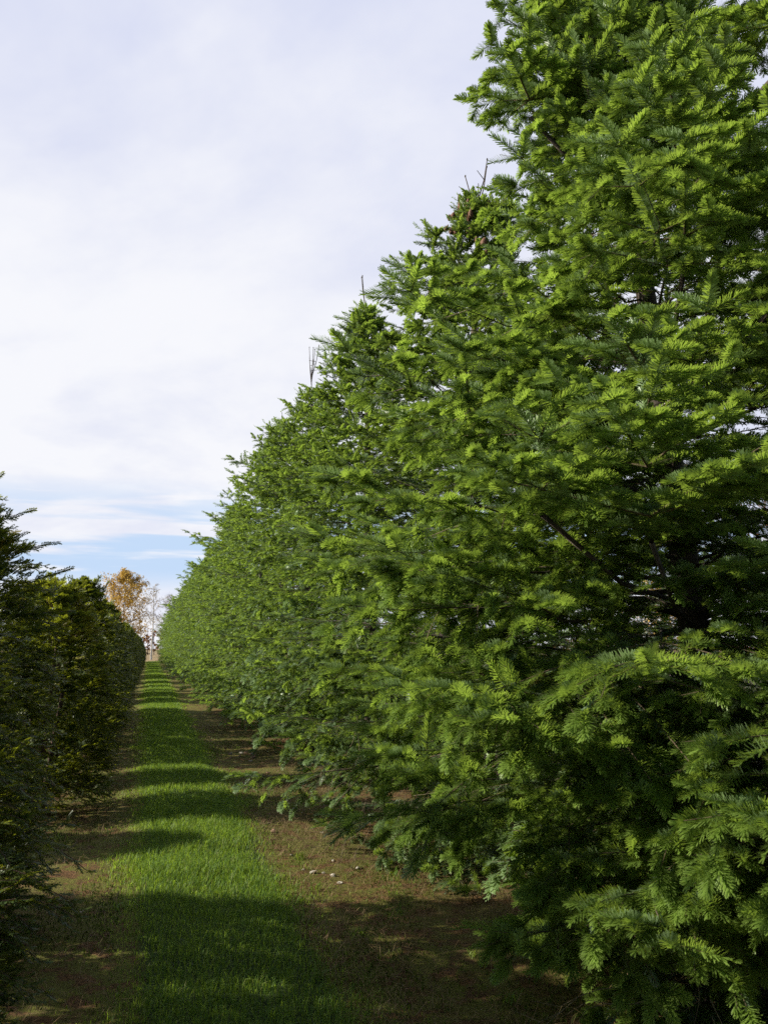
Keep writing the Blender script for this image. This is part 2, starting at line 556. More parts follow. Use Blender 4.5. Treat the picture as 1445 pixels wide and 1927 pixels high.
# dry needles, straw and moss tufts on the bare strips
sb = Buf()
m = 60000
y = 2.3 + 16 * rng.random(m) ** 1.6
x = np.where(rng.random(m) < .75, rng.uniform(.9, 3.6, m), rng.uniform(-1.7, -.08, m))
pat = np.sin(2.3 * x + 1.1 * y) * np.sin(1.7 * y - 1.2 * x) + .5 * np.sin(5 * x + 2 * y)
k = rng.random(m) < np.clip(.45 + .5 * pat, .08, 1)
x, y = x[k], y[k]; m = len(x)
blades(sb, rng, np.stack([x, y, gh(x, y) + .004], 1), rng.uniform(.03, .10, m), rng.uniform(.0018, .0040, m), rng.uniform(1.6, 2.6, m), rng.random(m))
tag(sb.obj('dry_grass', [M_STRAW]), 'dry straw and fallen needles strewn over bare soil', 'dry grass', kind='stuff')
mb = Buf()
m = 80000
y = 2.4 + 15 * rng.random(m) ** 1.4
x = np.where(rng.random(m) < .5, rng.uniform(.95, 2.6, m), rng.uniform(-1.5, -.1, m))
pat = np.sin(3.1 * x + .8 * y + 1) * np.sin(2.1 * y - .7 * x) + .6 * np.sin(6.3 * x - 2.7 * y)
spot = np.exp(-(((x + .25) / .22) ** 2 + ((y - 5.6) / .5) ** 2))
k = rng.random(m) < np.clip(.25 + .65 * pat + spot, .0, 1)
x, y = x[k], y[k]; m = len(x)
blades(mb, rng, np.stack([x, y, gh(x, y) + .002], 1), rng.uniform(.010, .030, m), rng.uniform(.004, .008, m), rng.uniform(.2, 1.2, m), rng.random(m))
tag(mb.obj('moss', [M_MOSS]), 'yellow green moss patches on the shaded soil beside the path', 'moss', kind='stuff')


# ------------------------------------------------------------------ firs
def fir_templates(rng, n, wd, nl=.0245, tri=False):
    return [needle_template(rng, n, nl, wd, tri=tri) for _ in range(4)]


def fir(seed, H, prof, lod_near, lod_far=None, face=None, lean=(0, 0), whorl=.30, per=6, inter=3, node=.105,
        leaders=(), bare_top=0.35, zmin=.30, gap=None, tip_up=.0, sz=1.3, hang=.20, tiers=(), reach=0, boughs=()):
    """builds one fir round the origin; returns trunk buffer and crown buffer"""
    rng = np.random.default_rng(seed)
    tb, cb = Buf(), Buf()
    def axis(z):
        f = np.maximum(np.asarray(z, float), 0) / H
        return np.stack([lean[0] * f ** 1.3 + .02 * np.sin(f * 9), lean[1] * f ** 1.3 + .02 * np.cos(f * 7), np.asarray(z, float)], -1)
    zz = np.concatenate([[-.08, .0, .08], np.linspace(.25, H - bare_top, 16)])
    r = .088 * (1 - zz / H) ** .9 + .006
    r[:2] *= 1.35
    polytube(tb, axis(np.maximum(zz, -.08)), r, 10)
    # bare leader
    lt = axis(np.array([H - bare_top, H - bare_top * .5, H]))
    polytube(tb, lt, [.010, .007, .004], 5)
    zb, azs = [], []
    z = zmin
    ztop = H - max(.22, bare_top - .12)
    levels = list(tiers)
    if levels: z = levels[-1] + whorl
    while z < ztop:
        levels.append(z)
        z += whorl * (1.0 if z < H * .6 else .82) * rng.uniform(.88, 1.12)
    a0 = 0.0
    for z in levels:
        a0 += .45 + rng.uniform(0, .35)
        nn = per if z < H * .8 else per - 1
        for k in range(nn):
            zb.append(z + rng.normal(0, .022)); azs.append(a0 + k * 2 * np.pi / nn + rng.normal(0, .16))
        for k in range(inter):
            zb.append(z + whorl * rng.uniform(.30, .60)); azs.append(rng.uniform(0, 2 * np.pi))
    own = {}
    for (z_, a_, l_) in boughs:
        own[len(zb)] = l_
        zb.append(z_); azs.append(a_)
    own = {(zb[k], azs[k]): v for k, v in own.items()}
    if gap is not None:
        keep = [not gap(z, a, rng) for z, a in zip(zb, azs)]
        zb = [z for z, k in zip(zb, keep) if k]; azs = [a for a, k in zip(azs, keep) if k]
    buckets = {True: [], False: []}
    segs = []
    def shoot(near, P, D, U, L, t, sc_=1.0):
        m = len(P)
        t = np.broadcast_to(np.asarray(t, float), (m,))
        sc_ = np.broadcast_to(np.asarray(sc_, float), (m,)) * np.where(t > .6, 1.18, .64)
        buckets[near].append((np.asarray(P), np.asarray(D), np.broadcast_to(U, (m, 3)), np.broadcast_to(np.asarray(L, float), (m,)),
                              np.clip(np.broadcast_to(np.asarray(t, float), (m,)) + rng.normal(0, .10, m), 0, 1), np.broadcast_to(np.asarray(sc_, float), (m,))))
    UP = np.array([0, 0, 1.])
    for z0, az in zip(zb, azs):
        f = min(z0 / H, .99)
        bump = math.sin(az * 2.0 + z0 * 2.3 + seed) + .8 * math.sin(az * 3.0 - z0 * 3.1 + 2 * seed)
        L = prof(z0) * (rng.uniform(.94, 1.20) if rng.random() < .45 + .16 * bump else rng.uniform(.55, .84))
        if face is not None and reach and math.cos(az - face) > .3: L *= 1 + reach * max(0, 1 - z0 / 1.5)
        L = own.get((z0, az), L)
        if z0 > H * .9: L *= rng.uniform(.9, 1.2)
        near = True
        if face is not None:
            near = math.cos(az - face) > -.30
        h = np.array([math.cos(az), math.sin(az), 0.])
        e = rad(np.interp(f, [0, .2, .5, .8, 1], [3, 8, 17, 36, 58]) + rng.normal(0, 5.5))
        droop = np.interp(f, [0, .3, .6, 1], [.24, .20, .12, .02]) * rng.uniform(.8, 1.2)
        upturn = np.interp(f, [0, .5, 1], [.20, .30, .5]) * rng.uniform(.6, 1.3)
        swing = rng.normal(0, .20)
        roll = rng.normal(0, .17)
        base = axis(z0)
        hs = np.array([-h[1], h[0], 0.])
        def A(u):
            u = np.asarray(u, float)[..., None]
            return base + h * (L * u * math.cos(e)) + hs * (L * swing * u ** 2) + UP * (L * (u * math.sin(e) - droop * u ** 2 * (1 - .35 * u) + upturn * np.maximum(u - .68, 0) ** 2))
        us = np.linspace(0, 1, 9)
        pts = A(us) + rng.normal(0, .024, (9, 3)) * (us * (1 - us) * 4)[:, None]
        rr = (.0035 + .0065 * L) * (1 - us) ** 1.9 + .0018
        polytube(tb, pts, rr * np.interp(f, [0, 1], [1, .7]), 5 if near else 4)
        # nodes with a lateral on each side
        u0 = np.interp(L, [.3, 1.0, 1.8], [.03, .12, .20])
        nn = max(2, int((1 - u0) * L / (node * (.4 + .6 * sz))))
        un = u0 + (1 - u0) * (np.arange(nn) + rng.uniform(.1, .9, nn)) / nn * .985
        T = nrm(A(un + .01) - A(un - .01))
        Pn = A(un)
        P2 = np.repeat(Pn, 2, 0); T2 = np.repeat(T, 2, 0); u2 = np.repeat(un, 2)
        sg = np.tile([1., -1.], nn)
        S2 = nrm(nrm(np.cross(UP, T2)) + UP * roll) * sg[:, None]
        Ul = nrm(np.cross(T2, np.cross(UP, T2)))
        ll = np.clip((.54 * (1 - u2) * L + .075) * rng.uniform(.7, 1.2, 2 * nn), .08, .62)
        ca = np.radians(rng.normal(56, 6, 2 * nn))
        tilt = rng.normal(-.05, .13, 2 * nn) - .08 * (1 - u2) + .35 * (f > .75) * rng.random(2 * nn)
        D2 = nrm(T2 * np.cos(ca)[:, None] + S2 * np.sin(ca)[:, None] + Ul * tilt[:, None])
        # some laterals fewer inside
        keep = rng.random(2 * nn) < .95
        P2, D2, Ul, ll, u2 = P2[keep], D2[keep], Ul[keep], ll[keep], u2[keep]
        sag = rng.uniform(.08, .24, len(ll)) * (1 - .6 * f)
        # sample lateral axes
        for j in range(7):
            s0 = j * .098 * sz
            ok = ll > s0 + .03 * sz
            if not ok.any(): break
            p, dd, uu, l_, sa, uq = P2[ok], D2[ok], Ul[ok], ll[ok], sag[ok], u2[ok]
            seg = np.minimum(.10 * sz, l_ - s0)
            def B(s): return p + dd * s[:, None] - UP * (sa * s * s / np.maximum(l_, .2))[:, None]
            q0, q1 = B(np.full(len(l_), s0)), B(s0 + seg)
            ax = nrm(q1 - q0)
            last = (l_ - s0) <= .125 * sz
            rest = (l_ - s0) / np.maximum(l_, .1)
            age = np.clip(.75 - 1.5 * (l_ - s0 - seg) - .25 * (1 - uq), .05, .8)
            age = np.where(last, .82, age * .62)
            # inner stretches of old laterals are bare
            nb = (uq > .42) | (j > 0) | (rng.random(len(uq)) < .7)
            shoot(near, q0[nb], ax[nb], UP, seg[nb] * 1.02, age[nb])
            segs.append((q0, q1, np.where(last, .0018, .0032), np.where(last, .0012, .0024)))
            # side shoots from the end of this stretch
            for sg1 in (1., -1.):
                pr = rng.random(len(l_)) < np.where(last, .80, .80) * np.where(uq < .42, .65, 1.0)
                if not pr.any(): continue
                sv_ = nrm(np.cross(UP, ax[pr])) * sg1
                an = np.radians(rng.normal(50, 8, pr.sum()))
                dz = rng.normal(-.10, .15, pr.sum())
                ds = nrm(ax[pr] * np.cos(an)[:, None] + sv_ * np.sin(an)[:, None] + UP * dz[:, None])
                ln_ = rng.uniform(.048, .100, pr.sum()) * sz
                longer = (~last[pr]) & (rng.random(pr.sum()) < .45)
                shoot(near, q1[pr], ds, UP, ln_, np.where(longer, .42, .72))
                segs.append((q1[pr], q1[pr] + ds * ln_[:, None], .0016, .0011))
                if longer.any():
                    e1 = q1[pr][longer] + ds[longer] * ln_[longer, None]
                    mm = len(e1)
                    for ta in (-.72, 0., .72):
                        s3 = nrm(np.cross(UP, ds[longer]))
                        d3 = nrm(ds[longer] * math.cos(ta) + s3 * math.sin(ta) + UP * rng.normal(-.12, .16, mm)[:, None])
                        l3 = rng.uniform(.05, .075, mm) * (1.0 if ta == 0 else .85) * sz
                        sel = rng.random(mm) < (.95 if ta == 0 else .6)
                        shoot(near, e1[sel], d3[sel], UP, l3[sel], .88)
            # terminal fan
            if last.any():
                qe, ae = q1[last], ax[last]
                mm = len(qe)
                se = nrm(np.cross(UP, ae))
                for ta in (-.75, 0., .75):
                    d3 = nrm(ae * math.cos(ta) + se * math.sin(ta) + UP * (rng.normal(-.06, .14, mm) + (.35 if f > .6 else 0))[:, None])
                    sel = rng.random(mm) < (.95 if ta == 0 else .75)
                    shoot(near, qe[sel], d3[sel], UP, rng.uniform(.06, .085, mm)[sel] * (1.05 if ta == 0 else .85) * sz, .92)
            # hanging shoots under the spray
            hg = rng.random(len(l_)) < (hang * (1.4 - 1.4 * f) + .20 * max(0, 1 - f / .18) if f < .7 else .02)
            if hg.any():
                mm = hg.sum()
                dn = nrm(ax[hg] * .7 + h * .3 + rng.normal(0, .22, (mm, 3)) - UP * rng.uniform(.4, 1.0, mm)[:, None])
                l4 = rng.uniform(.06, .11, mm) * sz
                uh = nrm(h + UP * .5)
                shoot(near, q1[hg], dn, uh, l4, .40)
                e4 = q1[hg] + dn * l4[:, None]
                sh = nrm(np.cross(uh, dn))
                for ta in (-.7, 0., .7):
                    d5 = nrm(dn * math.cos(ta) + sh * math.sin(ta) + h * .25 + rng.normal(0, .15, (mm, 3)))
                    sel = rng.random(mm) < (.95 if ta == 0 else .65)
                    shoot(near, e4[sel], d5[sel], uh, rng.uniform(.05, .075, mm)[sel] * sz, .88)
                segs.append((q1[hg], e4, .0018, .0012))
        # needles on the outer axis and the tip fan
        nm = max(2, int((1 - u0) * L / (.10 * sz)))
        um = np.linspace(u0, 1, nm + 1)
        shoot(near, A(um[:-1]), A(um[1:]) - A(um[:-1]), UP, np.linalg.norm(A(um[1:]) - A(um[:-1]), axis=1), np.linspace(.3, .75, nm))
        tp, td = A(np.array([1.0]))[0], nrm(A(np.array([1.0])) - A(np.array([.96])))[0]
        st_ = nrm(np.cross(UP, td))
        for ta in (-.85, -.1, .85):
            d3 = nrm(td * math.cos(ta) + st_ * math.sin(ta) + UP * (rng.normal(.08, .1) + tip_up))
            shoot(near, tp[None], d3[None], UP, rng.uniform(.10, .15) * sz, .9)
            segs.append((tp[None], (tp + d3 * .12)[None], .002, .0012))
        if z0 > .9 and rng.random() < .30 + .35 * f:          # an upright shoot cluster near the tip
            for q in range(rng.integers(2, 5)):
                pu = A(np.array([rng.uniform(.5, .95)]))
                dv = nrm(UP * 1.0 + h * rng.uniform(-.1, .6) + rng.normal(0, .25, 3))
                shoot(near, pu, dv[None], nrm(h + rng.normal(0, .8, 3)), rng.uniform(.08, .14) * sz, .80)
                segs.append((pu, pu + dv * .1, .002, .0012))
    # upright side leaders standing in front of the trunk like small firs
    side = []
    for (lp, lh, lw, lazi) in leaders:
        tb0 = tb
        tb = Buf()
        side.append(tb)
        lp = np.array(lp, float)
        src = axis(max(.2, lp[2] - .30))
        polytube(tb, np.array([src, src * .45 + lp * .55 + [0, 0, -.10], lp + [0, 0, -.03], lp + [0, 0, .10], lp + [0, 0, lh * .55], lp + [0, 0, lh]]),
                 [.012, .010, .010, .0105, .0075, .003], 6)
        zl = .06
        while zl < lh - .04:
            g = zl / lh
            Ls = lw * (1 - g) ** .85 + .09
            a0 = rng.uniform(0, 6.28)
            for k in range(5):
                a = a0 + k * 1.2566 + rng.normal(0, .2)
                hd = np.array([math.cos(a), math.sin(a), math.tan(rad(10 + 34 * g)) + rng.normal(0, .06)])
                hd = hd / np.linalg.norm(hd)
                p0 = lp + [0, 0, zl]
                tubes(cb, [p0], [p0 + hd * Ls * .9], .005, .002, 4, mat=1)
                ns = max(1, int(Ls / .10))
                for q in range(ns):
                    sa = p0 + hd * (Ls * q / ns) - UP * .10 * (q / ns) ** 2 * Ls
                    shoot(True, sa[None], hd[None], UP, Ls / ns * 1.03, .45 + .45 * (q + 1) / ns, 1.05)
                    if q < ns:
                        sd = np.cross(UP, hd); sd /= np.linalg.norm(sd)
                        for sg1 in (1, -1):
                            e1 = sa + hd * Ls / ns * .95
                            left = Ls * (1 - (q + 1) / ns)
                            ds = nrm(hd * .62 + sd * sg1 * .78 + UP * rng.normal(-.10, .14))
                            l1 = rng.uniform(.085, .12)
                            shoot(True, e1[None], ds[None], UP, l1, .8, 1.05)
                            if left > .12:
                                e2 = e1 + ds * l1
                                for ta in (-.7, 0, .7):
                                    d3 = nrm(ds * math.cos(ta) + nrm(np.cross(UP, ds)) * math.sin(ta) + UP * rng.normal(-.2, .12))
                                    shoot(True, e2[None], d3[None], UP, rng.uniform(.07, .10), .92, 1.05)
            zl += rng.uniform(.17, .22)
        ns = max(2, int(lh / .12))
        for q in range(ns // 2, ns):
            shoot(True, (lp + [0, 0, lh * q / ns])[None], UP[None], np.array([1., .2, 0]), lh / ns, .75, .9)
        tb = tb0
    if lod_far:
        for x in buckets[True]:
            m_ = x[4] < .34
            if m_.any():
                buckets[False].append(tuple(a_[m_] for a_ in x))
        buckets[True] = [tuple(a_[x[4] >= .34] for a_ in x) for x in buckets[True]]
    for near, lod in ((True, lod_near), (False, lod_far or lod_near)):
        bk = buckets[near]
        if not bk: continue
        P = np.concatenate([x[0] for x in bk]); D = np.concatenate([x[1] for x in bk]); U = np.concatenate([x[2] for x in bk])
        L = np.concatenate([x[3] for x in bk]); t = np.concatenate([x[4] for x in bk]); s_ = np.concatenate([x[5] for x in bk])
        t = np.where((t < .42) & (rng.random(len(t)) < .05), 2.0, t)
        ok = P[:, 2] > .05
        P, D, U, L, t, s_ = P[ok], D[ok], U[ok], L[ok], t[ok], s_[ok]
        keep = lod.get('keep', 1.0)
        if keep < 1:
            ok = rng.random(len(P)) < keep
            P, D, U, L, t, s_ = P[ok], D[ok], U[ok], L[ok], t[ok], s_[ok]
        # when straight up is the shoot's own direction, use any side
        par = np.abs((nrm(D) * U).sum(1)) > .97
        U = np.where(par[:, None], np.array([1., .1, .2]), U)
        tm = [needle_template(rng, lod['n'], lod.get('nl', .0245) * (.35 + .65 * sz), lod['w'], tri=lod.get('tri', True)) for _ in range(4)]
        put_shoots(cb, tm, rng, P, D, U, L, t, s_, curl=np.where(t > .6, rng.normal(-.16, .10, len(P)), rng.normal(-.05, .06, len(P))))
        print('fir', seed, 'near' if near else 'far', len(P), 'shoots')
    if segs:
        p0 = np.concatenate([s[0] for s in segs]); p1 = np.concatenate([s[1] for s in segs])
        r0 = np.concatenate([np.broadcast_to(s[2], (len(s[0]),)) for s in segs]); r1 = np.concatenate([np.broadcast_to(s[3], (len(s[0]),)) for s in segs])
        tubes(cb, p0, p1, r0, r1, 3, mat=1)
    tb.side = side
    return tb, cb, axis


def bare_leader(tb, top, prongs, seed, hh=.35):
    """leafless forked leader with buds standing above the crown"""
    rng = np.random.default_rng(seed)
    for k in range(prongs):
        a = rng.uniform(0, 6.28); s = rng.uniform(.03, .15)
        e = top + np.array([math.cos(a) * s, math.sin(a) * s, hh * rng.uniform(.65, 1.1)])
        st = top + np.array([0, 0, -.12 * rng.random()])
        md = st * .48 + e * .52 + np.array([math.cos(a) * s * .12, math.sin(a) * s * .12, -.01])
        polytube(tb, [st, md, e], [.0075, .006, .0045], 5)
        polytube(tb, [e - [0, 0, .006], e + [0, 0, .004], e + [0, 0, .016]], [.006, .009, .004], 5)
        for q in range(1):
            a2 = rng.uniform(0, 6.28)
            d2 = np.array([math.cos(a2) * .13, math.sin(a2) * .13, .03])
            polytube(tb, [md, md + d2 * .5, md + d2], [.0045, .004, .003], 4)


def prof_of(H, R, k=.53):
    """broad cone with its skirt drawn in a little at the bottom"""
    def f(z):
        top = k * max(H - z, .05) ** 1.05
        return max(.12, min(R, top) * float(np.interp(z, [0, .3, .9], [.70, .80, 1.0])))
    return f


FX = 2.65
FIRS = {}
# --- nearest fir
rootA = empty('fir_tree', (FX, 3.55, 0))
tag(rootA, 'nearest and biggest looking fir, its top beyond the frame, dark trunk glimpsed inside', 'tree', 'firs in the row right of the path')
def profA(z):
    return float(np.interp(z, [0, .3, .9, 2.3, 3.0, 3.6, 4.5, 5.9], [.90, 1.15, 1.60, 1.52, 1.10, .70, .42, .12]))
def gapA(z, a, rng):
    # a thin tier low on the trunk where the sky shows through
    back = math.cos(a - camdir) < .1
    return math.cos(a - camdir) < -.35 and 1.45 < z < 1.80 and rng.random() < .55
# long boughs that stand out of the crown: height, direction, length
BOUGHS = ((.72, -1.93, 1.62), (.55, -2.28, 1.62), (.98, -1.62, 1.70), (1.16, -1.77, 1.62), (1.20, -2.05, 1.55), (2.12, 3.05, 1.72), (1.40, -3.0, 1.75), (2.55, 2.95, 1.42), (1.62, -1.85, 1.45), (2.5, -1.55, 1.30), (.85, -2.6, 1.7), (.40, -1.75, 1.6))
camdir = math.atan2(-3.55, -FX)
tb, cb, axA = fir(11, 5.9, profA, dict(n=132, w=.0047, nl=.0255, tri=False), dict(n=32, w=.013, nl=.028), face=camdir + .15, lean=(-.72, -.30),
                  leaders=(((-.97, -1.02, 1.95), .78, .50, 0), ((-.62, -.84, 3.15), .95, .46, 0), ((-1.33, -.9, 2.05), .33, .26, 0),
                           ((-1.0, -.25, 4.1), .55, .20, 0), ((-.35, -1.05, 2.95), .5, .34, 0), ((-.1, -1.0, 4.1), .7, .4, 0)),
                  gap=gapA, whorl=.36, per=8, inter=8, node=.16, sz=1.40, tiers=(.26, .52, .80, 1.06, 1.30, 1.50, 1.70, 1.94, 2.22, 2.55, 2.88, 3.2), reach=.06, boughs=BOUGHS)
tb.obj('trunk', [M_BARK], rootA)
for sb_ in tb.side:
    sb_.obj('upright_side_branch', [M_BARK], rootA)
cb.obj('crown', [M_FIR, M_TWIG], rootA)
# dead grey twigs hanging below the living branches
def dead_twigs(root, spots, seed):
    rng = np.random.default_rng(seed)
    db = Buf()
    for (c, dirn, nt, ln) in spots:
        c = np.array(c, float); dirn = np.array(dirn, float)
        for k in range(nt):
            p = c + rng.normal(0, .10, 3); dd = nrm(dirn + rng.normal(0, .45, 3))
            pts = [p]
            for s in range(5):
                dd = nrm(dd + rng.normal(0, .22, 3) + [0, 0, -.06])
                pts.append(pts[-1] + dd * ln / 5)
                if s in (1, 2, 3):
                    b2 = nrm(dd + rng.normal(0, .6, 3))
                    q = pts[-1]
                    polytube(db, [q, q + b2 * ln * .18, q + b2 * ln * .3 + rng.normal(0, .03, 3)], [.0011, .0009, .0005], 4)
            polytube(db, pts, np.linspace(.0017, .0007, 6), 4)
    return db.obj('dead_twigs', [M_DEAD], root)
dead_twigs(rootA, [((-.15, -1.15, .80), (-.3, -.4, -.3), 14, .42), ((-.05, -1.05, 1.20), (-.5, -.4, 0), 7, .40), ((-.95, -1.0, .40), (-.5, -.4, -.3), 8, .38),
                   ((-.5, -1.0, .25), (-.4, -.5, .1), 8, .45), ((-.35, -.5, 1.10), (-.6, -.4, -.2), 14, .55), ((.1, -.7, .7), (-.3, -.6, -.2), 14, .5)], 3)

# --- second fir, with cones
rootB = empty('fir_tree', (2.62, 6.85, 0))
tag(rootB, 'second fir along the row, brown cones clustered below its bare forked top', 'tree', 'firs in the row right of the path')
tb, cb, axB = fir(23, 5.85, prof_of(5.85, 1.70), dict(n=84, w=.0072, nl=.0255), dict(n=22, w=.017, nl=.027), face=camdir - .1, lean=(.15, -.2), bare_top=.55, reach=.12, zmin=.20,
                  whorl=.37, per=8, inter=3, node=.17, tip_up=.12)
bare_leader(tb, axB(5.7), 3, 4, .36)
tb.obj('trunk', [M_BARK], rootB)
cb.obj('crown', [M_FIR, M_TWIG], rootB)
dead_twigs(rootB, [((-1.15, -.9, .85), (-.3, -.5, -.5), 10, .42), ((-.9, -1.1, .55), (-.4, -.5, -.3), 10, .4), ((-1.1, -.7, .25), (-.5, -.4, 0), 8, .45)], 8)

def cone_mesh():
    cbuf = Buf()
    rows, k = 9, 10
    V = []
    for i in range(rows * 2 + 1):
        t = i / (rows * 2)
        r = .021 * math.sin(math.pi * min(1, .12 + .88 * t) ** .8) * (1.12 if i % 2 else .88) + .003
        for j in range(k):
            a = 2 * math.pi * (j + .5 * (i % 4 > 1)) / k
            rr = r * (1.0 + .30 * ((j + i // 2) % 2) * (i % 2))
            V.append((rr * math.cos(a), rr * math.sin(a), t * .105))
    i = np.arange(k); j = (i + 1) % k
    F = np.concatenate([np.stack([i, j, j + k, i + k], 1) + s * k for s in range(rows * 2)])
    cbuf.add(V, Q=F)
    cbuf.add([(0, 0, .108)] + V[-k:], T=[(0, 1 + a, 1 + (a + 1) % k) for a in range(k)])
    return cbuf.mesh('cone', [M_CONE])
cm = cone_mesh()
rng = np.random.default_rng(77)
for q in range(34):
    zc_ = rng.uniform(4.35, 5.55)
    a = rng.uniform(2.5, 5.0)
    rr = rng.uniform(.35, .80) * prof_of(5.85, 1.70)(zc_ - .12)
    p = axB(zc_) + np.array([math.cos(a) * rr, math.sin(a) * rr, rr * .42 + .05])
    o = bpy.data.objects.new('cone', cm)
    COL.objects.link(o); o.parent = rootB
    o.location = p; o.rotation_euler = (rng.normal(0, .22), rng.normal(0, .22), rng.uniform(0, 6))
    s = rng.uniform(.55, .95); o.scale = (s * rng.uniform(.9, 1.25), s, s)

# --- third and fourth fir
rootC = empty('fir_tree', (2.68, 10.2, 0))
tag(rootC, 'third fir along the row, two bare twigs like a fork at its tip', 'tree', 'firs in the row right of the path')
tb, cb, axC = fir(37, 6.05, prof_of(6.0, 1.54), dict(n=46, w=.0110, nl=.026), dict(n=16, w=.022, nl=.027), face=camdir, lean=(-.15, -.25), bare_top=.5, zmin=.20, per=8, inter=3, whorl=.37, node=.17)
bare_leader(tb, axC(5.95), 2, 6, .5)
tb.obj('trunk', [M_BARK], rootC); cb.obj('crown', [M_FIR, M_TWIG], rootC)
rootD = empty('fir_tree', (2.62, 13.7, 0))
tag(rootD, 'fourth fir along the row, many-pronged leafless leader against the clouds', 'tree', 'firs in the row right of the path')
tb, cb, axD = fir(41, 6.4, prof_of(6.3, 1.54), dict(n=32, w=.0145, nl=.026), dict(n=14, w=.025, nl=.027), face=camdir, lean=(-.12, 0), bare_top=.65, zmin=.20, per=8, inter=3, whorl=.37, node=.17)
bare_leader(tb, axD(6.2), 5, 9, .55)
tb.obj('trunk', [M_BARK], rootD); cb.obj('crown', [M_FIR, M_TWIG], rootD)

# --- the rest of the row: three kinds copied with their parts
def far_fir(seed, H, R, n_, wd, keep, y):
    r = empty('fir_tree', (FX, y, 0))
    tb, cb, ax = fir(seed, H, prof_of(H, R), dict(n=n_, w=wd, nl=.025), None, whorl=.42, per=8, inter=2, node=.18, sz=1.5, zmin=.2, bare_top=.45)
    bare_leader(tb, ax(H - .1), 1, seed, .28)
    tb.obj('trunk', [M_BARK], r); cb.obj('crown', [M_FIR, M_TWIG], r)
    return r
protos = [far_fir(53, 6.2, 1.62, 15, .026, 1, 17.0), far_fir(59, 6.5, 1.66, 15, .026, 1, 20.4), far_fir(67, 6.0, 1.60, 15, .026, 1, 23.7)]
rng = np.random.default_rng(9)
y = 17.0
i = 0
while y < 100:
    if i < 3:
        o = protos[i]
    else:
        o = copy_tree(protos[int(rng.integers(0, 3))])
    o.location = (FX + rng.normal(0, .10), y, 0)
    o.rotation_euler = (0, 0, rng.uniform(0, 6.28))
    s = rng.uniform(.90, 1.08) * (1 if y < 60 else .97)
    o.scale = (s, s, s * rng.uniform(.96, 1.04))
    tag(o, 'fifth fir along the row, just beyond the one with a many-pronged leader' if i == 0 else
        'distant fir merged into the long green row beyond the fifth fir', 'tree', 'firs in the row right of the path' if i == 0 else 'far firs merging into one green row')
    y += 3.35 * rng.uniform(.95, 1.05)
    i += 1

